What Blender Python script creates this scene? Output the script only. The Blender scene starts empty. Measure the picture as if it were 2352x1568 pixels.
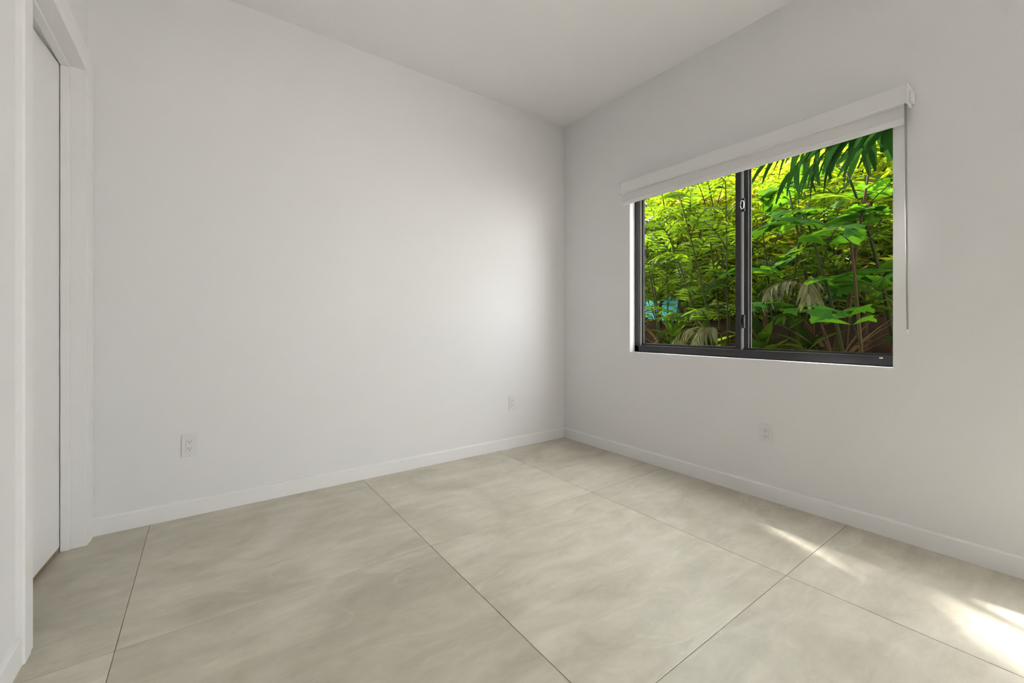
import bpy, bmesh, math, random
from mathutils import Vector, Matrix
PI = math.pi
S = bpy.context.scene
C = S.collection
rnd = random.Random(7)

# ------------------------------------------------------------------ camera
FPX, HORIZON, EYE = 965.45, 749.0, 1.088
cam_d = bpy.data.cameras.new('camera')
cam = bpy.data.objects.new('camera', cam_d); C.objects.link(cam)
cam_d.sensor_fit = 'HORIZONTAL'; cam_d.sensor_width = 36.0
cam_d.lens = FPX / 2352 * 36.0
cam_d.shift_y = (HORIZON - 784.0) / 2352
cam_d.clip_start = 0.02; cam_d.clip_end = 200
cam.location = (0, 0, EYE)
cam.rotation_euler = (PI / 2, 0, -math.radians(36.1))
S.camera = cam

# ------------------------------------------------------------------ world, sun, exposure
SKY = 10.5
w = bpy.data.worlds.new('sky'); S.world = w; w.use_nodes = True
bg = w.node_tree.nodes['Background']
bg.inputs['Color'].default_value = (0.97, 0.97, 1.0, 1)
bg.inputs['Strength'].default_value = SKY

sun_d = bpy.data.lights.new('sun', 'SUN'); sun = bpy.data.objects.new('sun', sun_d); C.objects.link(sun)
sun_d.energy = 46.0; sun_d.angle = math.radians(3.2); sun_d.color = (1.0, 0.945, 0.88)
sun.rotation_euler = Vector((1.0, 2.12, 2.25)).to_track_quat('Z', 'Y').to_euler()
sun.location = (10, 21.2, 22.5)

S.view_settings.view_transform = 'Standard'
S.view_settings.look = 'None'
S.view_settings.exposure = 0.12
S.view_settings.gamma = 1.0
S.view_settings.use_curve_mapping = False

# ------------------------------------------------------------------ helpers
def link(name, me, mat=None, parent=None, loc=(0, 0, 0), rot=(0, 0, 0)):
    o = bpy.data.objects.new(name, me); C.objects.link(o)
    o.location = loc; o.rotation_euler = rot
    if mat is not None and me is not None and not me.materials:
        me.materials.append(mat)
    if parent is not None: o.parent = parent
    return o

def tag(o, label=None, cat=None, group=None, kind=None):
    if label: o['label'] = label
    if cat: o['category'] = cat
    if group: o['group'] = group
    if kind: o['kind'] = kind
    return o

def empty(name, loc=(0, 0, 0), rot=(0, 0, 0), **k):
    o = bpy.data.objects.new(name, None); C.objects.link(o)
    o.location = loc; o.rotation_euler = rot; o.empty_display_size = 0.1
    return tag(o, **k)

def add_box(bm, lo, hi, bev=0.0):
    r = bmesh.ops.create_cube(bm, size=1.0)
    vs = r['verts']
    for v in vs:
        v.co = Vector([lo[i] + (v.co[i] + 0.5) * (hi[i] - lo[i]) for i in range(3)])
    if bev > 0:
        es = list({e for v in vs for e in v.link_edges})
        bmesh.ops.bevel(bm, geom=es, offset=bev, segments=2, affect='EDGES', profile=0.6)

def mesh_of(name, bm, smooth=False):
    me = bpy.data.meshes.new(name)
    bmesh.ops.recalc_face_normals(bm, faces=bm.faces)
    bm.to_mesh(me); bm.free()
    if smooth:
        for p in me.polygons: p.use_smooth = True
    return me

def box(name, lo, hi, mat, parent=None, bev=0.0, origin=None):
    org = Vector(origin) if origin is not None else Vector([(lo[0]+hi[0])/2, (lo[1]+hi[1])/2, lo[2]])
    bm = bmesh.new()
    add_box(bm, [lo[i]-org[i] for i in range(3)], [hi[i]-org[i] for i in range(3)], bev)
    o = link(name, mesh_of(name, bm), mat, parent)
    pl = Vector((0, 0, 0))
    if parent is not None: pl = parent.location
    o.location = org - pl
    return o

def boxes(name, lst, mat, parent=None, bev=0.0):
    bm = bmesh.new()
    for lo, hi in lst: add_box(bm, lo, hi, bev)
    return link(name, mesh_of(name, bm), mat, parent)

def prism(name, prof, axis, a, b, mat, parent=None):
    """extrude a closed 2-D profile [(u,v)] along axis 'x' or 'y' between a and b; u is the other horizontal axis, v is z"""
    bm = bmesh.new()
    def P(u, v, t): return (t, u, v) if axis == 'x' else (u, t, v)
    A = [bm.verts.new(P(u, v, a)) for u, v in prof]
    B = [bm.verts.new(P(u, v, b)) for u, v in prof]
    n = len(prof)
    for i in range(n):
        bm.faces.new((A[i], A[(i+1) % n], B[(i+1) % n], B[i]))
    bm.faces.new(A); bm.faces.new(B[::-1])
    return link(name, mesh_of(name, bm), mat, parent)

def tube_mesh(name, pts, radii, n=6, cap=True):
    bm = bmesh.new(); rings = []
    pts = [Vector(p) for p in pts]
    for i, p in enumerate(pts):
        t = (pts[min(i+1, len(pts)-1)] - pts[max(i-1, 0)]).normalized()
        u = t.orthogonal().normalized(); v = t.cross(u)
        rings.append([bm.verts.new(p + (u*math.cos(2*PI*k/n) + v*math.sin(2*PI*k/n))*radii[i]) for k in range(n)])
        if i > 0:   # keep the rings aligned
            prev = rings[-2]
            best = min(range(n), key=lambda s: sum((rings[-1][(k+s) % n].co - pts[i] - (prev[k].co - pts[i-1])).length for k in range(n)))
            rings[-1] = rings[-1][best:] + rings[-1][:best]
    for i in range(len(rings)-1):
        for k in range(n):
            bm.faces.new((rings[i][k], rings[i][(k+1) % n], rings[i+1][(k+1) % n], rings[i+1][k]))
    if cap:
        bm.faces.new(rings[0][::-1]); bm.faces.new(rings[-1])
    return mesh_of(name, bm, True)

# ------------------------------------------------------------------ materials
def mat(name):
    m = bpy.data.materials.new(name); m.use_nodes = True
    nt = m.node_tree
    return m, nt, nt.nodes, nt.links, nt.nodes['Principled BSDF']

def plain(name, col, rough=0.5, metal=0.0, spec=0.5, bump=0.0, bscale=300.0, vary=0.0):
    m, nt, N, L, b = mat(name)
    b.inputs['Base Color'].default_value = (*col, 1)
    b.inputs['Roughness'].default_value = rough
    b.inputs['Metallic'].default_value = metal
    b.inputs['Specular IOR Level'].default_value = spec
    tc = N.new('ShaderNodeTexCoord')
    if vary > 0:
        nz = N.new('ShaderNodeTexNoise'); nz.inputs['Scale'].default_value = 2.3; nz.inputs['Detail'].default_value = 3
        L.new(tc.outputs['Object'], nz.inputs['Vector'])
        mx = N.new('ShaderNodeMix'); mx.data_type = 'RGBA'
        mx.inputs['A'].default_value = (*[c*(1-vary) for c in col], 1); mx.inputs['B'].default_value = (*[min(1, c*(1+vary)) for c in col], 1)
        L.new(nz.outputs['Fac'], mx.inputs['Factor']); L.new(mx.outputs['Result'], b.inputs['Base Color'])
    if bump > 0:
        nz = N.new('ShaderNodeTexNoise'); nz.inputs['Scale'].default_value = bscale; nz.inputs['Detail'].default_value = 3
        L.new(tc.outputs['Object'], nz.inputs['Vector'])
        bp = N.new('ShaderNodeBump'); bp.inputs['Strength'].default_value = bump; bp.inputs['Distance'].default_value = 0.002
        L.new(nz.outputs['Fac'], bp.inputs['Height']); L.new(bp.outputs['Normal'], b.inputs['Normal'])
    return m

WALL = plain('wall_paint', (0.835, 0.822, 0.832), 0.6, spec=0.3, bump=0.10, bscale=140, vary=0.008)
CEIL = plain('ceiling_paint', (0.90, 0.888, 0.895), 0.75, spec=0.2, bump=0.08, bscale=140)
TRIM = plain('trim_paint', (0.87, 0.857, 0.862), 0.38, spec=0.45, vary=0.006)
DOOR = plain('door_paint', (0.87, 0.857, 0.862), 0.4, spec=0.4, vary=0.006)
EDGE = plain('door_gap_shade', (0.42, 0.26, 0.15), 0.7)  # brown tone of the shadowed gap under the door
PLATE = plain('plate_plastic', (0.80, 0.788, 0.79), 0.3, spec=0.5)
SLOT = plain('slot_dark', (0.10, 0.095, 0.09), 0.6)
SCREW = plain('screw_paint', (0.66, 0.65, 0.64), 0.35, metal=0.3)
BLACK = plain('black_aluminium', (0.022, 0.022, 0.024), 0.38, spec=0.5, bump=0.05, bscale=500)
STRIP = plain('grey_weatherstrip', (0.30, 0.295, 0.285), 0.8, spec=0.2)
BEAD = plain('dark_bead', (0.10, 0.11, 0.09), 0.7, spec=0.2)
LATCH = plain('latch_metal', (0.05, 0.05, 0.055), 0.25, metal=0.6)
LATCHB = plain('latch_bright', (0.75, 0.75, 0.76), 0.25, metal=0.8)
SHADE = plain('shade_fabric', (0.80, 0.787, 0.79), 0.8, spec=0.2, bump=0.12, bscale=900)
CASS = plain('cassette_enamel', (0.82, 0.808, 0.812), 0.32, spec=0.5)
WAND = plain('wand_grey', (0.36, 0.355, 0.345), 0.4)
GROUT = plain('grout', (0.34, 0.31, 0.25), 0.9, bump=0.2, bscale=400)
OUTW = plain('stucco', (0.62, 0.60, 0.56), 0.85, bump=0.3, bscale=60)

def glass_mat():
    m = bpy.data.materials.new('window_glass'); m.use_nodes = True
    nt = m.node_tree; N = nt.nodes; L = nt.links; N.clear()
    out = N.new('ShaderNodeOutputMaterial'); mix = N.new('ShaderNodeMixShader')
    tr = N.new('ShaderNodeBsdfTransparent'); tr.inputs['Color'].default_value = (0.97, 0.985, 0.975, 1)
    gl = N.new('ShaderNodeBsdfGlossy'); gl.inputs['Roughness'].default_value = 0.01
    fr = N.new('ShaderNodeFresnel'); geo = N.new('ShaderNodeNewGeometry')
    ior = N.new('ShaderNodeMapRange'); ior.inputs['To Min'].default_value = 1.16; ior.inputs['To Max'].default_value = 1/1.16   # same reflection on both faces of the pane
    L.new(geo.outputs['Backfacing'], ior.inputs['Value']); L.new(ior.outputs[0], fr.inputs['IOR'])
    L.new(fr.outputs['Fac'], mix.inputs['Fac']); L.new(tr.outputs[0], mix.inputs[1]); L.new(gl.outputs[0], mix.inputs[2])
    L.new(mix.outputs[0], out.inputs['Surface'])
    return m
GLASS = glass_mat()

def tile_mat():
    m, nt, N, L, b = mat('stone_tile')
    oi = N.new('ShaderNodeObjectInfo'); tc = N.new('ShaderNodeTexCoord')
    mul = N.new('ShaderNodeVectorMath'); mul.operation = 'SCALE'; mul.inputs['Scale'].default_value = 9.7
    cmb = N.new('ShaderNodeCombineXYZ')
    for i in range(3): L.new(oi.outputs['Random'], cmb.inputs[i])
    L.new(cmb.outputs[0], mul.inputs[0])
    add = N.new('ShaderNodeVectorMath'); add.operation = 'ADD'
    L.new(tc.outputs['Object'], add.inputs[0]); L.new(mul.outputs[0], add.inputs[1])
    # broad clouds
    n1 = N.new('ShaderNodeTexNoise'); n1.inputs['Scale'].default_value = 1.5; n1.inputs['Detail'].default_value = 6; n1.inputs['Roughness'].default_value = 0.62; n1.inputs['Distortion'].default_value = 0.8
    # stretched, streaky layer
    mp = N.new('ShaderNodeMapping'); mp.inputs['Rotation'].default_value = (0, 0, 0.35); mp.inputs['Scale'].default_value = (2.2, 6.5, 1)
    n2 = N.new('ShaderNodeTexNoise'); n2.inputs['Scale'].default_value = 1.4; n2.inputs['Detail'].default_value = 8; n2.inputs['Roughness'].default_value = 0.7; n2.inputs['Distortion'].default_value = 0.5
    L.new(add.outputs[0], n1.inputs['Vector']); L.new(add.outputs[0], mp.inputs['Vector']); L.new(mp.outputs[0], n2.inputs['Vector'])
    r1 = N.new('ShaderNodeValToRGB')
    e = r1.color_ramp.elements
    e[0].position = 0.28; e[0].color = (0.505, 0.464, 0.375, 1)
    e[1].position = 0.74; e[1].color = (0.735, 0.682, 0.595, 1)
    k = r1.color_ramp.elements.new(0.5); k.color = (0.632, 0.586, 0.488, 1)
    L.new(n1.outputs['Fac'], r1.inputs['Fac'])
    r2 = N.new('ShaderNodeValToRGB')  # streaks
    e = r2.color_ramp.elements
    e[0].position = 0.30; e[0].color = (0.82, 0.815, 0.78, 1)
    e[1].position = 0.70; e[1].color = (1.10, 1.10, 1.09, 1)
    L.new(n2.outputs['Fac'], r2.inputs['Fac'])
    mx = N.new('ShaderNodeMix'); mx.data_type = 'RGBA'; mx.blend_type = 'MULTIPLY'; mx.inputs['Factor'].default_value = 1
    L.new(r1.outputs[0], mx.inputs['A']); L.new(r2.outputs[0], mx.inputs['B'])
    # thin pale veins
    mp3 = N.new('ShaderNodeMapping'); mp3.inputs['Rotation'].default_value = (0, 0, 0.25); mp3.inputs['Scale'].default_value = (0.8, 2.2, 1)
    n3 = N.new('ShaderNodeTexNoise'); n3.inputs['Scale'].default_value = 1.1; n3.inputs['Detail'].default_value = 5; n3.inputs['Distortion'].default_value = 1.6
    L.new(add.outputs[0], mp3.inputs['Vector']); L.new(mp3.outputs[0], n3.inputs['Vector'])
    sub = N.new('ShaderNodeMath'); sub.operation = 'SUBTRACT'; sub.inputs[1].default_value = 0.5; L.new(n3.outputs['Fac'], sub.inputs[0])
    ab = N.new('ShaderNodeMath'); ab.operation = 'ABSOLUTE'; L.new(sub.outputs[0], ab.inputs[0])
    vr = N.new('ShaderNodeMapRange'); vr.inputs['From Min'].default_value = 0.0; vr.inputs['From Max'].default_value = 0.016; vr.inputs['To Min'].default_value = 0.50; vr.inputs['To Max'].default_value = 0.0
    L.new(ab.outputs[0], vr.inputs['Value'])
    n4 = N.new('ShaderNodeTexNoise'); n4.inputs['Scale'].default_value = 3.0; L.new(add.outputs[0], n4.inputs['Vector'])
    vm = N.new('ShaderNodeMapRange'); vm.inputs['From Min'].default_value = 0.46; vm.inputs['From Max'].default_value = 0.66; L.new(n4.outputs['Fac'], vm.inputs['Value'])
    vmul = N.new('ShaderNodeMath'); vmul.operation = 'MULTIPLY'; L.new(vr.outputs[0], vmul.inputs[0]); L.new(vm.outputs[0], vmul.inputs[1])
    mv = N.new('ShaderNodeMix'); mv.data_type = 'RGBA'; mv.inputs['B'].default_value = (0.72, 0.69, 0.60, 1)
    L.new(vmul.outputs[0], mv.inputs['Factor']); L.new(mx.outputs['Result'], mv.inputs['A'])
    # each tile a little different in tone
    hs = N.new('ShaderNodeHueSaturation')
    mr = N.new('ShaderNodeMapRange'); mr.inputs['To Min'].default_value = 0.93; mr.inputs['To Max'].default_value = 1.05
    L.new(oi.outputs['Random'], mr.inputs['Value']); L.new(mr.outputs[0], hs.inputs['Value']); L.new(mv.outputs['Result'], hs.inputs['Color'])
    hs.inputs['Saturation'].default_value = 0.95
    L.new(hs.outputs[0], b.inputs['Base Color'])
    rr = N.new('ShaderNodeMapRange'); rr.inputs['To Min'].default_value = 0.36; rr.inputs['To Max'].default_value = 0.50
    L.new(n2.outputs['Fac'], rr.inputs['Value']); L.new(rr.outputs[0], b.inputs['Roughness'])
    b.inputs['Specular IOR Level'].default_value = 0.4
    bp = N.new('ShaderNodeBump'); bp.inputs['Strength'].default_value = 0.12; bp.inputs['Distance'].default_value = 0.003
    L.new(n2.outputs['Fac'], bp.inputs['Height']); L.new(bp.outputs['Normal'], b.inputs['Normal'])
    return m
TILE = tile_mat()

def leaf_mat(name, dark, lite, trans, tw=0.42, rough=0.6, island=False, spec=0.02):
    """glossy leaf that also lets light through"""
    m, nt, N, L, b = mat(name)
    if island:
        g = N.new('ShaderNodeNewGeometry'); rsock = g.outputs['Random Per Island']
    else:
        g = N.new('ShaderNodeObjectInfo'); rsock = g.outputs['Random']
    mx = N.new('ShaderNodeMix'); mx.data_type = 'RGBA'
    mx.inputs['A'].default_value = (*dark, 1); mx.inputs['B'].default_value = (*lite, 1)
    L.new(rsock, mx.inputs['Factor']); L.new(mx.outputs['Result'], b.inputs['Base Color'])
    def withered(sock, col):          # a few leaves of a shrub have turned orange-brown
        gt = N.new('ShaderNodeMath'); gt.operation = 'GREATER_THAN'; gt.inputs[1].default_value = 0.955; L.new(rsock, gt.inputs[0])
        q = N.new('ShaderNodeMix'); q.data_type = 'RGBA'; q.inputs['B'].default_value = (*col, 1)
        L.new(gt.outputs[0], q.inputs['Factor']); L.new(sock, q.inputs['A']); return q.outputs['Result']
    if island: L.new(withered(mx.outputs['Result'], (0.22, 0.12, 0.05)), b.inputs['Base Color'])
    b.inputs['Roughness'].default_value = rough
    b.inputs['Specular IOR Level'].default_value = spec
    t = N.new('ShaderNodeBsdfTranslucent')
    mt = N.new('ShaderNodeMix'); mt.data_type = 'RGBA'
    mt.inputs['A'].default_value = (*[c*0.55 for c in trans], 1); mt.inputs['B'].default_value = (*trans, 1)
    L.new(rsock, mt.inputs['Factor']); L.new(withered(mt.outputs['Result'], (0.40, 0.20, 0.06)) if island else mt.outputs['Result'], t.inputs['Color'])
    ms = N.new('ShaderNodeMixShader'); ms.inputs['Fac'].default_value = tw
    L.new(b.outputs[0], ms.inputs[1]); L.new(t.outputs[0], ms.inputs[2])
    L.new(ms.outputs[0], N['Material Output'].inputs['Surface'])
    return m
LEAF = leaf_mat('cane_palm_leaf', (0.0025, 0.011, 0.001), (0.015, 0.040, 0.002), (0.110, 0.185, 0.006), 0.42)
FISH = leaf_mat('fishtail_leaf', (0.004, 0.028, 0.002), (0.012, 0.055, 0.004), (0.075, 0.190, 0.006), 0.40)
SHADED_LEAF = leaf_mat('shaded_palm_leaf', (0.004, 0.015, 0.003), (0.007, 0.024, 0.004), (0.010, 0.034, 0.004), 0.25, spec=0.0)  # shade on the hanging fronds is put into this darker leaf colour
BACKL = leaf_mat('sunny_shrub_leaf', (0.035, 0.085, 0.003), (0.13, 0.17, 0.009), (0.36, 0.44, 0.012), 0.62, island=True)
GREENL = leaf_mat('green_shrub_leaf', (0.014, 0.050, 0.003), (0.055, 0.095, 0.005), (0.20, 0.28, 0.008), 0.5, island=True)
DRYL = leaf_mat('dry_leaf', (0.034, 0.018, 0.007), (0.10, 0.066, 0.032), (0.06, 0.035, 0.012), 0.25, 0.7)
PALEL = leaf_mat('pale_wilted_leaf', (0.055, 0.060, 0.022), (0.10, 0.10, 0.05), (0.10, 0.10, 0.03), 0.35, 0.6)
CANE = plain('cane_bark', (0.012, 0.015, 0.004), 0.8, spec=0.02, vary=0.3)
CANEB = plain('brown_stalk', (0.024, 0.015, 0.007), 0.8, spec=0.02, vary=0.3)
SOIL = plain('dark_soil', (0.016, 0.009, 0.005), 0.95, spec=0.02, vary=0.4)
TURQ = plain('turquoise_paint', (0.004, 0.15, 0.17), 0.5, spec=0.15)
BOUNCE_PATIO = plain('bounce_patio', (0.68, 0.66, 0.63), 0.85, vary=0.06)  # unseen paving, added pale to bounce sunlight up into the room

# ------------------------------------------------------------------ the room shell
XL, XR, YB, YF, ZC = -0.49, 2.855, 3.045, -2.0, 3.048
OY0, OY1, OZ0, OZ1 = 0.592, 2.249, 0.874, 2.215      # window opening in the right wall
DY0, DY1, DZ1 = 2.12, 2.93, 2.357                    # door opening in the left wall

st = dict(kind='structure')
tag(boxes('wall_back', [((XL-0.2, YB, -0.1), (XR+0.2, YB+0.2, ZC))], WALL), **st)
QY0, QY1, QZ0, QZ1 = -1.85, -0.40, 0.06, 2.25           # glazed door added in the right wall, unseen, to let fill light in
tag(boxes('wall_right', [((XR, YF, -0.1), (XR+0.14, QY0, ZC)), ((XR, QY1, -0.1), (XR+0.14, OY0, ZC)),
                         ((XR, QY0, -0.1), (XR+0.14, QY1, QZ0)), ((XR, QY0, QZ1), (XR+0.14, QY1, ZC)), ((XR, OY1, -0.1), (XR+0.14, YB, ZC)),
                         ((XR, OY0, -0.1), (XR+0.14, OY1, OZ0)), ((XR, OY0, OZ1), (XR+0.14, OY1, ZC))], WALL), **st)
tag(boxes('wall_left', [((XL-0.12, YF, -0.1), (XL, DY0-0.02, ZC)), ((XL-0.12, DY1+0.02, -0.1), (XL, YB, ZC)),
                        ((XL-0.12, DY0-0.02, DZ1+0.02), (XL, DY1+0.02, ZC))], WALL), **st)
tag(boxes('wall_front', [((XL-0.2, YF-0.2, -0.1), (XR+0.2, YF, ZC))], WALL), **st)
tag(boxes('ceiling', [((XL-0.2, YF-0.2, ZC), (XR+0.14, YB+0.2, ZC+0.25))], CEIL), **st)
# closet behind the door
tag(boxes('wall_closet', [((XL-0.9, DY0-0.5, -0.1), (XL-0.8, YB+0.2, ZC)), ((XL-0.8, DY0-0.6, -0.1), (XL-0.12, DY0-0.5, ZC)),
                          ((XL-0.9, YB, -0.1), (XL-0.2, YB+0.2, ZC)), ((XL-0.9, DY0-0.6, ZC-0.3), (XL-0.12, YB+0.2, ZC))], WALL), **st)

# floor: a grout bed with large square stone tiles laid on it
fl = tag(boxes('floor', [((XL-0.9, YF-0.2, -0.12), (XR, YB, -0.003))], GROUT), **st)
PX, PY, GX, GY, GAP = 1.1475, 1.1430, -0.246, 0.779, 0.0022
xs = [GX + PX*i for i in range(-1, 4)]
ys = [GY + PY*i for i in range(-3, 4)]
xe = [XL-0.75] + [x for x in xs if XL-0.70 < x < XR] + [XR]
ye = [YF-0.05] + [y for y in ys if YF < y < YB-0.02] + [YB]
for i in range(len(xe)-1):
    for j in range(len(ye)-1):
        lo = (xe[i]+GAP/2, ye[j]+GAP/2, -0.012); hi = (xe[i+1]-GAP/2, ye[j+1]-GAP/2, rnd.uniform(-0.0004, 0.0))
        bm = bmesh.new(); org = Vector(((lo[0]+hi[0])/2, (lo[1]+hi[1])/2, 0))
        add_box(bm, [lo[q]-org[q] for q in range(3)], [hi[q]-org[q] for q in range(3)])
        tp = [ed for ed in bm.edges if all(v.co.z > -0.006 for v in ed.verts)]
        bmesh.ops.bevel(bm, geom=tp, offset=0.0012, segments=1, affect='EDGES')
        link('tile', mesh_of('tile', bm), TILE, fl, org)

CT = 0.020                                            # casing thickness
# baseboards with an eased top edge
def base_prof(t=0.014, h=0.094): return [(0, 0.0), (t, 0.0), (t, h-0.010), (t-0.004, h-0.003), (0.003, h), (0, h)]
tag(prism('baseboard_back', [(YB-u, v) for u, v in base_prof()], 'x', XL+CT, XR, TRIM), **st)
tag(prism('baseboard_right', [(XR-u, v) for u, v in base_prof()], 'y', QY1, YB-0.014, TRIM), **st)
tag(prism('baseboard_left', [(XL+u, v) for u, v in base_prof()], 'y', YF, DY0-0.105, TRIM), **st)

# ------------------------------------------------------------------ door, jamb and casing in the left wall
tr = empty('trim_1', (XL, (DY0+DY1)/2, 0), kind='structure')
def part(name, lo, hi, m, parent, bev=0.0): return box(name, lo, hi, m, parent, bev)
for nm, y0, y1 in (('casing', DY1, DY1+0.104), ('casing', DY0-0.105, DY0)):
    inner = y0 if y0 == DY1 else y1
    sgn = 1 if y0 == DY1 else -1
    cw = 0.114 if sgn > 0 else 0.104
    prof = [(0, 0), (0.013, 0.0), (0.017, 0.010), (0.017, 0.030), (CT, 0.042), (CT, cw-0.006), (0.014, cw), (0, cw)]
    bm = bmesh.new()
    A = [bm.verts.new((XL+u, inner + sgn*v, 0.0)) for u, v in prof]; B = [bm.verts.new((XL+u, inner + sgn*v, DZ1+0.104)) for u, v in prof]
    for i in range(len(prof)): bm.faces.new((A[i], A[(i+1) % len(prof)], B[(i+1) % len(prof)], B[i]))
    bm.faces.new(A); bm.faces.new(B[::-1])
    o = link('casing', mesh_of('casing', bm), TRIM, tr); o.location = -tr.location
prof = [(0, 0), (0.013, 0.0), (0.017, 0.010), (0.017, 0.030), (CT, 0.042), (CT, 0.098), (0.014, 0.104), (0, 0.104)]
o = prism('head_casing', [(XL+u, DZ1+v) for u, v in prof], 'y', DY0, DY1, TRIM, tr); o.location = -tr.location
JX = XL-0.12
part('jamb', (JX, DY1, 0), (XL, DY1+0.02, DZ1+0.02), TRIM, tr)
part('jamb', (JX, DY0-0.02, 0), (XL, DY0, DZ1+0.02), TRIM, tr)
part('head_jamb', (JX, DY0, DZ1), (XL, DY1, DZ1+0.02), TRIM, tr)
part('door_stop', (-0.566, DY1-0.011, 0), (-0.534, DY1, DZ1), TRIM, tr, 0.002)
part('door_stop', (-0.566, DY0, 0), (-0.534, DY0+0.011, DZ1), TRIM, tr, 0.002)
part('head_stop', (-0.566, DY0+0.011, DZ1-0.011), (-0.534, DY1-0.011, DZ1), TRIM, tr, 0.002)
# the slab is hung on the far side and stands a few degrees ajar
dr = empty('door_1', (-0.569, DY1-0.006, 0), (0, 0, math.radians(-4.0)), kind='structure')
box_lo, box_hi = (-0.036, -(DY1-DY0)+0.012, 0.024), (0.0, 0.0, DZ1-0.008)
bm = bmesh.new(); add_box(bm, box_lo, box_hi, 0.0015); link('slab', mesh_of('slab', bm), DOOR, dr)
bm = bmesh.new(); add_box(bm, (-0.034, box_lo[1]+0.002, 0.012), (-0.003, -0.003, 0.0238)); link('gap_shade_strip', mesh_of('gap_shade_strip', bm), EDGE, dr)  # recessed strip put in to colour the shadow under the slab
for hz in (0.25, 1.18, 2.10):
    bm = bmesh.new(); bmesh.ops.create_cone(bm, segments=12, radius1=0.006, radius2=0.006, depth=0.09, cap_ends=True)
    o = link('hinge', mesh_of('hinge', bm), LATCHB, dr, (-0.043, 0.002, hz))
bm = bmesh.new(); bmesh.ops.create_cone(bm, segments=16, radius1=0.026, radius2=0.026, depth=0.008, cap_ends=True)
k = link('handle', mesh_of('handle', bm), LATCHB, dr, (0.0045, box_lo[1]+0.065, 0.96), (0, PI/2, 0))
bm = bmesh.new(); add_box(bm, (-0.008, -0.008, 0.0), (0.008, 0.11, 0.012), 0.003)
link('lever', mesh_of('lever', bm), LATCHB, k, (0, 0, 0.03))

# ------------------------------------------------------------------ window with black sliding frame
W0 = 2.917                                            # inner face of the frame
win = empty('window_1', (W0, (OY0+OY1)/2, OZ0), kind='structure')
FB = 0.941
part('frame_rail', (W0, OY0, OZ0+0.003), (W0+0.075, OY1, FB-0.012), BLACK, win, 0.003)
part('frame_rail', (W0, OY0, OZ1-0.06), (W0+0.075, OY1, OZ1), BLACK, win, 0.003)
part('track_rib', (W0+0.018, OY0+0.012, FB-0.013), (W0+0.022, OY1-0.035, FB), BLACK, win)
part('track_rib', (W0+0.050, OY0+0.012, FB-0.013), (W0+0.054, OY1-0.035, FB), BLACK, win)
part('frame_jamb', (W0, OY1-0.041, OZ0+0.003), (W0+0.075, OY1, OZ1), BLACK, win, 0.003)
part('frame_jamb', (W0, OY0, OZ0+0.003), (W0+0.075, OY0+0.013, OZ1), BLACK, win, 0.002)
# left sliding sash (nearer the room)
s1 = box('sash', (W0+0.024, 1.386, FB-0.004), (W0+0.046, 1.429, OZ1-0.05), BLACK, win, 0.002)
part('sash_stile', (W0+0.024, OY1-0.068, FB-0.004), (W0+0.046, OY1-0.054, OZ1-0.05), BLACK, win, 0.002)
part('sash_rail', (W0+0.024, 1.429, FB-0.010), (W0+0.046, OY1-0.068, FB+0.006), BLACK, win, 0.002)
part('weatherstrip', (W0+0.010, OY1-0.054, FB-0.012), (W0+0.040, OY1-0.041, OZ1-0.06), STRIP, win)
part('weatherstrip', (W0+0.012, 1.374, FB-0.012), (W0+0.046, 1.386, OZ1-0.06), STRIP, win)
# right fixed light, its stile behind the sliding one
part('sash_stile', (W0+0.030, 1.346, FB-0.012), (W0+0.066, 1.374, OZ1-0.05), BLACK, win, 0.002)
part('glazing_bead', (W0+0.048, 1.337, FB-0.012), (W0+0.058, 1.346, OZ1-0.06), BEAD, win)
part('glass_pane', (W0+0.034, 1.429, FB), (W0+0.037, OY1-0.068, OZ1-0.06), GLASS, win)
part('glass_pane', (W0+0.052, OY0+0.013, FB-0.012), (W0+0.055, 1.340, OZ1-0.06), GLASS, win)
# two latches on the meeting stiles
for zl in (1.905, 1.120):
    la = empty('latch', (W0, 1.376, zl)); la.parent = win; la.location = Vector((W0+0.012, 1.372, zl)) - win.location
    bm = bmesh.new(); add_box(bm, (-0.008, -0.014, -0.045), (0.002, 0.010, 0.045), 0.003)
    link('latch_plate', mesh_of('latch_plate', bm), LATCH, la)
    pts = [(-0.012, 0.010*math.cos(a), 0.030*math.sin(a)) for a in [i*PI/9 for i in range(19)]]
    link('latch_lever', tube_mesh('latch_lever', pts, [0.0035]*19, 6), LATCH if zl < 1.5 else LATCHB, la)
part('screw_cap', (W0-0.004, 0.645, FB-0.026), (W0+0.001, 0.660, FB-0.019), PLATE, win, 0.001)

# added glazed door, out of view behind the camera, a source of fill light
gq = empty('added_fill_window', (XR+0.1, (QY0+QY1)/2, QZ0), kind='structure')
for y0, y1 in ((QY0, QY0+0.05), (QY1-0.05, QY1)):
    part('frame_stile', (XR+0.06, y0, QZ0), (XR+0.13, y1, QZ1), BLACK, gq)
for z0, z1 in ((QZ0, QZ0+0.05), (QZ1-0.05, QZ1)):
    part('frame_rail', (XR+0.06, QY0, z0), (XR+0.13, QY1, z1), BLACK, gq)
part('glass_pane', (XR+0.09, QY0+0.05, QZ0+0.05), (XR+0.094, QY1-0.05, QZ1-0.05), GLASS, gq)

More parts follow.
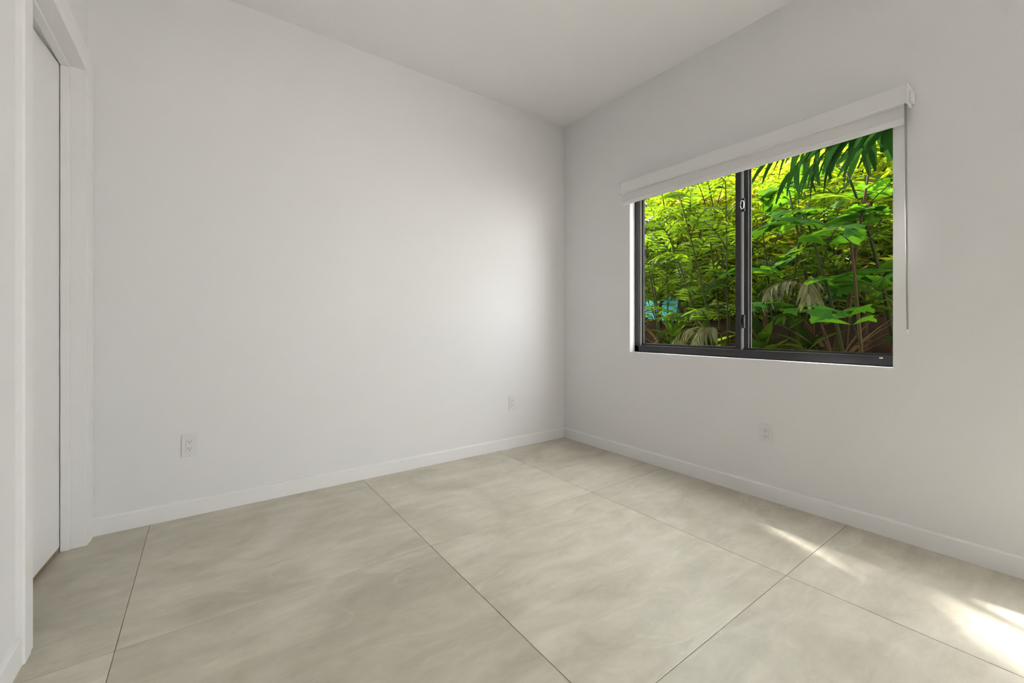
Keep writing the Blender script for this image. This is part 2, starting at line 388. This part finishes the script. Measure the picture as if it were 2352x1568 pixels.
# ------------------------------------------------------------------ roller shade, rolled up above the window
BY0, BY1 = 0.520, 2.290
sh = empty('roller_shade', (XR, (BY0+BY1)/2, 2.183), label='white roller shade rolled up under its cassette above the window', cat='window shade')
def shp(name, prof, y0, y1, m, parent=sh):
    o = prism(name, prof, 'y', y0, y1, m, parent); o.location = -sh.location; return o
cz0, cz1 = 2.183, 2.279
shp('cassette', [(XR-0.002, cz0), (XR-0.002, cz1), (2.785, cz1), (2.777, cz1-0.006), (2.775, cz1-0.02), (2.775, cz0+0.012), (2.772, cz0+0.010), (2.772, cz0), (2.782, cz0)], BY0+0.006, BY1-0.006, CASS)
for a, b in ((BY0, BY0+0.006), (BY1-0.006, BY1)):
    o = box('end_cap', (2.768, a, cz0-0.006), (XR-0.002, b, cz1+0.003), CASS, sh, 0.002)
part('bracket', (2.800, BY0-0.012, cz0+0.010), (XR-0.002, BY0, cz0+0.065), CASS, sh, 0.003)
shp('fabric', [(2.803, 2.095), (2.805, 2.095), (2.805, cz0+0.02), (2.803, cz0+0.02)], BY0+0.014, BY1-0.014, SHADE)
shp('hem_bar', [(2.798, 2.092), (2.796, 2.097), (2.796, 2.120), (2.799, 2.126), (2.809, 2.126), (2.812, 2.120), (2.812, 2.097), (2.810, 2.092)], BY0+0.014, BY1-0.014, CASS)
wp = [(2.781, 0.529, cz0-0.004), (2.783, 0.5285, 1.9), (2.788, 0.527, 1.5), (2.795, 0.525, 1.070)]
wd = link('control_wand', tube_mesh('control_wand', [Vector(p)-sh.location for p in wp], [0.0058, 0.0055, 0.005, 0.0042], 10), WAND, sh)
bm = bmesh.new(); bmesh.ops.create_cone(bm, segments=10, radius1=0.003, radius2=0.005, depth=0.022, cap_ends=True)
link('wand_tip', mesh_of('wand_tip', bm), CASS, wd, Vector((2.795, 0.525, 1.062))-sh.location)
bm = bmesh.new(); bmesh.ops.create_cone(bm, segments=10, radius1=0.0055, radius2=0.0055, depth=0.014, cap_ends=True)
link('wand_hook', mesh_of('wand_hook', bm), SLOT, wd, Vector((2.781, 0.529, cz0-0.009))-sh.location)

# ------------------------------------------------------------------ wall plates
def outlet(name, label, loc, rz, w_, h_, jack=False):
    t = empty(name, loc, (0, 0, rz), label=label, cat='outlet' if not jack else 'wall plate')
    bm = bmesh.new(); add_box(bm, (-w_/2, -0.006, -h_/2), (w_/2, 0.0, h_/2), 0.0025); link('plate', mesh_of('plate', bm), PLATE, t)
    bm = bmesh.new(); add_box(bm, (-w_*0.235, -0.0085, -h_*0.29), (w_*0.235, -0.004, h_*0.29), 0.001)
    f = link('face', mesh_of('face', bm), PLATE, t)
    gm = bmesh.new()
    for a, b in (((-w_*0.25, -0.0066, -h_*0.305), (-w_*0.24, -0.005, h_*0.305)), ((w_*0.24, -0.0066, -h_*0.305), (w_*0.25, -0.005, h_*0.305)),
                 ((-w_*0.25, -0.0066, h_*0.295), (w_*0.25, -0.005, h_*0.305)), ((-w_*0.25, -0.0066, -h_*0.305), (w_*0.25, -0.005, -h_*0.295))):
        add_box(gm, a, b)
    link('reveal', mesh_of('reveal', gm), SCREW, t)
    if jack:
        for zc in (0.020, -0.018):
            bm = bmesh.new(); add_box(bm, (-0.009, -0.0092, -0.0075), (0.009, -0.008, 0.0075), 0.0004)
            link('jack', mesh_of('jack', bm), SCREW, f, (0, 0, zc))
    else:
        for zc in (h_*0.155, -h_*0.155):
            for xc, hh in ((-0.0065, 0.0085), (0.0065, 0.0065)):
                bm = bmesh.new(); add_box(bm, (-0.0013, -0.0090, -hh/2), (0.0013, -0.0083, hh/2))
                link('slot', mesh_of('slot', bm), SLOT, f, (xc, 0, zc+0.004))
            bm = bmesh.new(); bmesh.ops.create_cone(bm, segments=10, radius1=0.0026, radius2=0.0026, depth=0.0008, cap_ends=True)
            link('ground_hole', mesh_of('ground_hole', bm), SLOT, f, (0, -0.0087, zc-0.007), (PI/2, 0, 0))
    for zc in (h_*0.42, -h_*0.42):
        bm = bmesh.new(); bmesh.ops.create_cone(bm, segments=12, radius1=0.003, radius2=0.0026, depth=0.001, cap_ends=True)
        link('screw', mesh_of('screw', bm), SCREW, t, (0, -0.0063, zc), (PI/2, 0, 0))
    return t
outlet('power_outlet', 'white duplex outlet low on the long blank wall near the door', (-0.073, YB, 0.405), 0, 0.077, 0.126)
outlet('power_outlet', 'white duplex outlet low on the wall beneath the window', (XR, 1.196, 0.413), -PI/2, 0.077, 0.118)
outlet('wall_plate', 'small white wall plate low on the blank wall close to the room corner', (2.222, YB, 0.402), 0, 0.080, 0.126, True)

# ------------------------------------------------------------------ garden outside
def bank_z(x, y):
    t = min(1, max(0, (x-3.6)/2.6)); t = t*t*(3-2*t)
    t2 = min(1, max(0, (x-8.4)/2.4)); t2 = t2*t2*(3-2*t2)
    ty = min(1, max(0, (y+0.95)/0.8)); ty = ty*ty*(3-2*ty)        # bank cut short right of the window so pale paving bounces light
    h = -0.05 + 1.22*t + 1.1*t2 + 0.05*math.sin(1.7*y+x) + 0.04*math.sin(3.1*x-2.2*y)
    return -0.17 + (h+0.17)*ty
bm = bmesh.new(); nx, ny = 30, 46; x0, x1, y0, y1 = 3.0, 11.0, -0.95, 13.0
gv = [[bm.verts.new((x0+(x1-x0)*i/nx, y0+(y1-y0)*j/ny, bank_z(x0+(x1-x0)*i/nx, y0+(y1-y0)*j/ny))) for j in range(ny+1)] for i in range(nx+1)]
for i in range(nx):
    for j in range(ny): bm.faces.new((gv[i][j], gv[i+1][j], gv[i+1][j+1], gv[i][j+1]))
tag(link('planting_bank', mesh_of('planting_bank', bm, True), SOIL), **st)
tag(boxes('ground', [((-40, -40, -0.5), (50, 50, -0.14))], BOUNCE_PATIO), **st)

# leaflet shapes: base at the origin, running along +X, unit length
def leaflet_mesh(name, width, fold, droop, m, n=5, tip=0.0):
    vs, fs = [], []
    for i in range(n+1):
        s = i/n
        wv = width*(math.sin(PI*min(1, s*0.92+0.08))**0.75)*(1-0.25*s) if i < n else width*tip
        if i == 0: wv = width*0.18
        z = -droop*s*s
        vs += [(s, -wv, z+fold*wv), (s, 0, z), (s, wv, z+fold*wv)]
    for i in range(n):
        a = 3*i
        fs += [(a, a+3, a+4, a+1), (a+1, a+4, a+5, a+2)]
    me = bpy.data.meshes.new(name); me.from_pydata(vs, [], fs); me.materials.append(m)
    for p in me.polygons: p.use_smooth = True
    return me
def fishtail_mesh(name, m, seed, spread=0.36):
    r = random.Random(seed); vs = [(0, 0, 0)]; n = 8; fs = []
    mid = []; tip = []
    for i in range(n+1):
        a = -1 + 2*i/n
        mid.append(len(vs)); vs.append((0.52 - 0.05*a*a, a*spread*0.50, 0.03*math.cos(3*a)+0.02*(i % 2)))
    for i in range(n+1):
        a = -1 + 2*i/n
        L_ = 1.0 - 0.22*(a+0.3)**2 + r.uniform(-0.09, 0.06) - (0.08 if i % 2 else 0)
        tip.append(len(vs)); vs.append((L_, a*spread*(1.0), -0.10+0.03*math.cos(3*a)+0.03*(i % 2)))
    for i in range(n):
        fs.append((0, mid[i], mid[i+1])); fs.append((mid[i], tip[i], tip[i+1], mid[i+1]))
    me = bpy.data.meshes.new(name); me.from_pydata(vs, [], fs); me.materials.append(m)
    for p in me.polygons: p.use_smooth = True
    return me
LM = [leaflet_mesh('leaflet', wd_, fo, dp, LEAF) for wd_, fo, dp in ((0.095, 0.5, 0.20), (0.115, 0.35, 0.34), (0.085, 0.6, 0.12))]
FM = [fishtail_mesh('leaflet', FISH, s, sp) for s, sp in ((1, 0.34), (2, 0.42), (3, 0.26))]
DM = [leaflet_mesh('leaflet', wd_, fo, dp, SHADED_LEAF, tip=0.25) for wd_, fo, dp in ((0.10, 0.4, 0.25), (0.13, 0.3, 0.35))]
PM = [leaflet_mesh('leaflet', 0.085, 0.7, 0.45, PALEL), leaflet_mesh('leaflet', 0.10, 0.5, 0.6, PALEL)]
BM_ = [leaflet_mesh('blade', 0.030, 0.5, 0.35, DRYL), leaflet_mesh('blade', 0.04, 0.4, 0.6, DRYL)]
UM = [leaflet_mesh('leaf', 0.17, 0.35, 0.25, LEAF), leaflet_mesh('leaf', 0.14, 0.35, 0.45, LEAF)]

def orient(o, d, up, L_, wscale=1.0):
    d = d.normalized(); s = up.cross(d)
    if s.length < 1e-3: s = d.orthogonal()
    s.normalize(); n = d.cross(s)
    M = Matrix((d, s, n)).transposed()
    o.rotation_euler = M.to_euler(); o.scale = (L_, L_*wscale, L_)

def frond(parent, base, az, e0, e1, length, npair, llen, meshes, stem_mat, ang=0.95, start=0.18, r=0.006, wscale=1.0, droop=0.25, R=rnd):
    N_ = 9; pts = [Vector((0, 0, 0))]; tans = []
    for i in range(N_):
        s = (i+0.5)/N_; e = e0 + (e1-e0)*s**1.3
        t = Vector((math.cos(az)*math.cos(e), math.sin(az)*math.cos(e), math.sin(e)))
        tans.append(t); pts.append(pts[-1] + t*(length/N_))
    f = link('frond', tube_mesh('frond', pts, [r*(1-0.75*i/N_) for i in range(N_+1)], 4), stem_mat, parent, base)
    for k in range(npair):
        s = start + (1-start)*(k+0.3)/npair
        i = min(N_-1, int(s*N_)); p = pts[i].lerp(pts[i+1], s*N_-i); t = tans[i]
        side = t.cross(Vector((0, 0, 1)));
        if side.length < 1e-3: side = Vector((1, 0, 0))
        side.normalize(); up = side.cross(t)
        size = llen*(0.62+0.5*math.sin(PI*(0.15+0.75*s)))*R.uniform(0.85, 1.12)
        for sg in (-1, 1):
            a = ang*R.uniform(0.8, 1.15)*(1-0.35*s)
            d = t*math.cos(a) + side*sg*math.sin(a) + up*R.uniform(-0.05, 0.25) - Vector((0, 0, droop*R.uniform(0.5, 1.4)))
            o = link('leaflet', R.choice(meshes), None, f, p)
            orient(o, d, (up + side*sg*R.uniform(-0.5, 0.2) + Vector((R.uniform(-.25, .25), R.uniform(-.25, .25), 0))).normalized(), size, wscale)
    o = link('leaflet', R.choice(meshes), None, f, pts[-1]); orient(o, tans[-1] - Vector((0, 0, droop*0.5)), Vector((0.1, 0.1, 1)), llen*0.9, wscale)
    return f

def cane(parent, base, top, bend, r0, r1, m, n=8):
    base, top = Vector(base), Vector(top); pts = []
    for i in range(n+1):
        s = i/n; p = base.lerp(top, s) + Vector(bend)*(math.sin(PI*s)*0.5)
        pts.append(p)
    link('cane', tube_mesh('cane', pts, [r0+(r1-r0)*i/n for i in range(n+1)], 5), m, parent)
    return pts

def cane_palm(x, y, label, ncane, hmin, hmax, fan, seed, bias=(0, 0), meshes=LM, llen=0.175, fl=(0.45, 0.75), npair=9, name='cane_palm', group='cane palms of the hedge', nf=5):
    R = random.Random(seed); z = bank_z(x, y)-0.03
    t = empty(name, (x, y, z), label=label, cat='palm', group=group)
    for c in range(ncane):
        a = 2*PI*c/ncane + R.uniform(-0.4, 0.4); h = R.uniform(hmin, hmax)-z
        d = Vector((math.cos(a)*fan + bias[0], math.sin(a)*fan + bias[1], 0))*R.uniform(0.6, 1.1)
        b0 = Vector((math.cos(a)*0.09, math.sin(a)*0.09, 0))
        pts = cane(t, b0, b0 + d + Vector((0, 0, h)), (-d.x*0.25, -d.y*0.25, 0), 0.013, 0.006, CANE)
        for q in range(nf):
            s = 0.36 + 0.64*q/(nf-1); i = min(7, int(s*8)); p = pts[i].lerp(pts[i+1], s*8-i)
            az = a + q*2.4 + R.uniform(-0.5, 0.5)
            frond(t, p, az, R.uniform(0.7, 1.15), R.uniform(-0.5, 0.05), R.uniform(*fl), npair, llen*R.uniform(0.85, 1.15), meshes, CANE, R=R)
    return t

cane_palm(4.55, 2.38, 'cane palm fanning leftwards, its foot by the window mullion', 5, 1.9, 3.0, 0.35, 11, (-0.10, 0.35))
cane_palm(4.85, 3.20, 'slender cane palm in the middle of the left pane', 5, 1.8, 3.0, 0.40, 12)
cane_palm(5.20, 4.05, 'cane palm at the left end of the left pane', 5, 1.8, 3.1, 0.40, 13)
cane_palm(4.75, 1.80, 'cane palm just right of the mullion with crossing stems', 4, 1.6, 2.7, 0.45, 14, (0.1, -0.15))
cane_palm(5.55, 2.65, 'cane palm set back behind the mullion', 5, 2.2, 3.3, 0.40, 15)
cane_palm(5.65, 1.75, 'cane palm set back in the middle of the right pane', 5, 2.0, 3.2, 0.40, 16)
cane_palm(5.85, 3.55, 'cane palm set back in the middle of the left pane', 5, 2.2, 3.4, 0.40, 17)
cane_palm(6.10, 4.90, 'cane palm furthest to the left behind the window frame', 5, 2.2, 3.5, 0.45, 18)

def fishtail(x, y, label, ncane, hmin, hmax, fan, seed, bias=(0, 0), nf=3, llen=0.28, npair=4):
    R = random.Random(seed); z = bank_z(x, y)-0.03
    t = empty('fishtail_palm', (x, y, z), label=label, cat='palm', group='fishtail palms of the hedge')
    for c in range(ncane):
        a = 2*PI*c/ncane + R.uniform(-0.4, 0.4); h = R.uniform(hmin, hmax)-z
        d = Vector((math.cos(a)*fan + bias[0], math.sin(a)*fan + bias[1], 0))*R.uniform(0.6, 1.1)
        b0 = Vector((math.cos(a)*0.10, math.sin(a)*0.10, 0))
        pts = cane(t, b0, b0 + d + Vector((0, 0, h)), (-d.x*0.25, -d.y*0.25, 0), 0.020, 0.009, CANE if c % 2 else CANEB)
        for q in range(nf):
            s = 0.50 + 0.50*q/(nf-1); i = min(7, int(s*8)); p = pts[i].lerp(pts[i+1], s*8-i)
            az = a + q*2.4 + R.uniform(-0.5, 0.5)
            frond(t, p, az, R.uniform(0.5, 1.0), R.uniform(-0.6, 0.0), R.uniform(0.5, 0.8), npair, llen*R.uniform(0.85, 1.15), FM, CANE, ang=0.85, start=0.3, droop=0.2, R=R)
    return t
fishtail(4.35, 1.02, 'fishtail palm with broad ragged leaves at the right edge of the right pane', 4, 1.5, 2.6, 0.35, 31)
fishtail(4.85, 1.45, 'fishtail palm with wedge leaves in the middle of the right pane', 3, 1.8, 2.6, 0.35, 32)
fishtail(5.30, 1.00, 'fishtail palm standing further back at the right edge', 3, 2.0, 3.1, 0.40, 33)

# tall palm beside the window whose fronds, coloured dark for shade, hang into the top right of the view
def shaded_palm():
    R = random.Random(41); x, y = 4.10, 0.42; z = bank_z(x, y)-0.05; zc = 2.56
    t = empty('shaded_palm', (x, y, z), label='palm drooping fronds coloured dark for shade into the top right corner of the window', cat='palm')
    cane(t, (0, 0, 0), (-0.05, 0.05, zc-0.25-z), (0.08, 0.05, 0), 0.050, 0.036, CANEB)
    link('crownshaft', tube_mesh('crownshaft', [(-0.05, 0.05, zc-0.3-z), (-0.05, 0.05, zc-0.1-z), (-0.05, 0.05, zc+0.1-z)], [0.04, 0.05, 0.02], 8), CANE, t)
    for az, e0, e1, L_ in ((1.75, 0.35, -0.55, 1.15), (1.35, 0.45, -0.70, 1.20), (2.05, 0.15, -0.95, 0.95), (0.75, 0.6, -0.5, 1.2), (2.6, 0.7, -0.3, 0.8), (-0.4, 0.7, -0.5, 1.3), (-1.5, 0.7, -0.5, 1.3), (1.55, 0.85, -0.1, 1.2)):
        frond(t, (-0.05, 0.05, zc-z), az, e0, e1, L_, 8, 0.34, DM, CANE, ang=0.85, start=0.3, r=0.011, droop=0.55, wscale=1.15, R=R)
shaded_palm()
# palm added left of the window: trunk hidden by the wall, crown breaks up the sun
def sun_dapple_palm():
    R = random.Random(43); x, y = 4.25, 4.00; z = bank_z(x, y)-0.05
    t = empty('sun_dapple_palm', (x, y, z), label='tall palm added left of the window, its crown above the glass dappling the sun', cat='palm')
    cane(t, (0, 0, 0), (-0.05, -0.05, 3.55-z), (0.08, 0.05, 0), 0.060, 0.045, CANEB)
    link('crownshaft', tube_mesh('crownshaft', [(-0.05, -0.05, 3.5-z), (-0.05, -0.05, 3.75-z), (-0.05, -0.05, 4.0-z)], [0.05, 0.06, 0.02], 8), CANE, t)
    for k in range(15):
        frond(t, (-0.05, -0.05, 3.85-z), 2*PI*k/15 + R.uniform(-.2, .2), R.uniform(0.5, 1.1), R.uniform(-0.7, -0.1), R.uniform(1.2, 1.6), 12, 0.36, DM, CANE, ang=0.9, start=0.2, r=0.012, droop=0.35, wscale=1.25, R=R)
sun_dapple_palm()

# low plants at the foot of the hedge
def low_plant(x, y, label, n, llen, meshes, seed, name, cat, group, e=(0.2, 1.1), z0=0.05, hz=0.0):
    R = random.Random(seed); z = bank_z(x, y)+hz
    t = empty(name, (x, y, z), label=label, cat=cat, group=group)
    link('crown', tube_mesh('crown', [(0, 0, -0.12-hz), (0, 0, z0), (0, 0, z0+0.03)], [0.03, 0.025, 0.008], 6), CANEB, t)
    for i in range(n):
        az = 2.399*i + R.uniform(-0.3, 0.3); el = R.uniform(*e)
        d = Vector((math.cos(az)*math.cos(el), math.sin(az)*math.cos(el), math.sin(el)))
        o = link('leaf' if meshes is not BM_ else 'blade', R.choice(meshes), None, t, d*0.02 + Vector((0, 0, z0*R.random())))
        orient(o, d, Vector((0, 0, 1)), llen*R.uniform(0.7, 1.25))
    return t
G1 = 'low leafy plants at the foot of the hedge'
for i, (x, y, lab) in enumerate(((4.70, 3.05, 'low leafy plant at the foot of the left pane, middle'), (4.95, 3.75, 'low leafy plant at the foot of the left pane, far left'),
                                 (4.60, 2.55, 'low leafy plant beside the mullion, left of it'), (4.55, 1.95, 'low leafy plant just right of the mullion'),
                                 (4.50, 1.55, 'low leafy plant at the foot of the right pane, middle'), (4.25, 1.25, 'low leafy plant at the foot of the right pane near its right end'),
                                 (5.35, 2.25, 'low leafy plant set back behind the mullion'), (5.45, 3.10, 'low leafy plant set back behind the left pane'),
                                 (5.25, 1.30, 'low leafy plant set back behind the right pane'), (5.75, 3.95, 'low leafy plant in front of the turquoise panel'))):
    low_plant(x, y, lab, 26, 0.30, UM, 60+i, 'leafy_plant', 'plant', G1, (0.25, 1.25), 0.28, 0.30)
G2 = 'dry brown stalks under the hedge'
for i, (x, y, lab) in enumerate(((5.20, 4.20, 'clump of dry brown blades low at the left end of the window'), (5.05, 3.45, 'clump of dry brown blades in the lower left pane'), (4.75, 1.40, 'clump of dry brown blades in the lower right pane'))):
    low_plant(x, y, lab, 34, 0.62, BM_, 80+i, 'dry_clump', 'dry plant', G2, (0.5, 1.45), 0.10, 0.05)
# a pale wilted palm leaf hanging in the right pane and another low by the mullion
def wilted(x, y, zt, label, az, seed):
    R = random.Random(seed); z = bank_z(x, y)
    t = empty('wilted_palm', (x, y, z), label=label, cat='palm')
    pts = cane(t, (0, 0, -0.05), (0.05, 0.02, zt-z), (0.04, 0, 0), 0.014, 0.008, CANEB)
    for k in range(3): frond(t, pts[-1], az+0.8*k-0.8, 0.5, -1.1, 0.55, 9, 0.20, PM, CANEB, ang=0.6, start=0.2, droop=0.7, R=R)
wilted(4.60, 1.52, 1.46, 'pale wilted palm frond hanging over the middle of the right pane', 2.6, 91)
wilted(4.42, 2.30, 1.02, 'pale wilted palm frond low beside the mullion', 2.3, 92)

# sunlit shrubs at the back of the garden: dense, leaves too small to tell apart
def shrub(x, y, h, rx, ry, label, m, seed, nleaf=1500, size=0.10, base=None, group='sunlit shrubs behind the palms'):
    R = random.Random(seed); z = bank_z(x, y)-0.05 if base is None else base
    t = empty('garden_shrub', (x, y, z), label=label, cat='shrub', group=group)
    for k in range(4):
        a = 2*PI*k/4 + R.random(); top = Vector((math.cos(a)*rx*0.5, math.sin(a)*ry*0.5, (h-z)*R.uniform(0.7, 0.92)))
        link('stem', tube_mesh('stem', [(0, 0, 0), top*0.5 + Vector((0.03, 0.02, 0)), top], [0.022, 0.014, 0.006], 5), CANEB, t)
    vs, fs = [], []
    # leaves gather in tufts so that the mass breaks up into light and shade
    tufts = [(Vector((R.uniform(-1, 1)*rx, R.uniform(-1, 1)*ry, (h-z)*(0.03+0.97*R.random())))) for _ in range(max(12, nleaf//16))]
    for i in range(nleaf):
        c = R.choice(tufts) + Vector((R.gauss(0, .11), R.gauss(0, .11), R.gauss(0, .10)))
        az = R.uniform(0, 2*PI); el = R.uniform(-0.6, 0.7); L_ = size*R.uniform(0.7, 1.5)
        d = Vector((math.cos(az)*math.cos(el), math.sin(az)*math.cos(el), math.sin(el)))
        s = d.cross(Vector((R.gauss(0, .3), R.gauss(0, .3), 1))).normalized(); n_ = d.cross(s)
        b = len(vs)
        vs += [c, c+d*L_*0.45+s*L_*0.24+n_*L_*0.05, c+d*L_, c+d*L_*0.45-s*L_*0.24+n_*L_*0.05]
        fs += [(b, b+1, b+2), (b, b+2, b+3)]
    me = bpy.data.meshes.new('foliage'); me.from_pydata([tuple(v) for v in vs], [], fs)
    f = link('foliage', me, m, t); f['kind'] = 'stuff'
    return t
ORD = ['leftmost', 'second from the left', 'third from the left', 'fourth from the left', 'fifth from the left', 'sixth from the left', 'seventh from the left', 'eighth from the left']
k = 0
for row, x, yy, h in (('front', 6.7, (1.0, 1.9, 2.8, 3.7, 4.6, 5.5, 6.4), 3.5), ('middle', 7.6, (0.6, 1.6, 2.6, 3.6, 4.6, 5.6, 6.6, 7.6), 4.2), ('back', 8.6, (0.8, 2.1, 3.4, 4.7, 6.0, 7.3, 8.6), 4.7)):
    for n_, y in enumerate(yy):
        R = random.Random(200+k)
        shrub(x+R.uniform(-.15, .15), y+R.uniform(-.15, .15), h+R.uniform(-.25, .25), 0.48, 0.62, 'sunlit yellow-green shrub, %s in the %s row behind the palms' % (ORD[len(yy)-1-n_], row), BACKL if (k % 4) else GREENL, 300+k, 2900, 0.12 if x < 8 else 0.15); k += 1

# shrubs added to the right, past the window, to block low sky light
for n_, (x, y, h) in enumerate(((6.5, -0.2, 3.4), (6.6, -1.3, 3.5), (7.5, -0.6, 4.1), (7.5, -1.8, 4.2))):
    shrub(x, y, h, 0.5, 0.65, 'added green shrub blocking sky right of the window view, %s of its four' % ('nearest the window', 'second from the window', 'third from the window', 'farthest from the window')[n_], GREENL, 500+n_, 2600, 0.13, group='added shrubs past the right end of the window')
# tall hedge that closes the garden
for n_, y in enumerate((0.2, 2.4, 4.6, 6.8, 9.0, 11.2)):
    shrub(10.0, y, 5.2, 0.45, 1.25, 'tall green hedge bush, %s in the last row of the garden' % ORD[5-n_], GREENL, 400+int(y*10), 5200, 0.20, group='tall hedge bushes at the end of the garden')

# a turquoise panel glimpsed low through the left pane
tp = empty('turquoise_panel', (6.20, 4.30, bank_z(6.2, 4.3)-0.02), (0, math.radians(8), math.radians(6)), label='bright turquoise panel showing low through the stems of the left pane', cat='panel')
bm = bmesh.new(); add_box(bm, (-0.015, -0.36, 0), (0.015, 0.36, 0.37), 0.004); link('board', mesh_of('board', bm), TURQ, tp)
for lo, hi in (((-0.022, -0.37, 0), (0.022, -0.34, 0.39)), ((-0.022, 0.34, 0), (0.022, 0.37, 0.39)), ((-0.022, -0.37, 0.36), (0.022, 0.37, 0.39))):
    bm = bmesh.new(); add_box(bm, lo, hi, 0.003); link('rim', mesh_of('rim', bm), TURQ, tp)
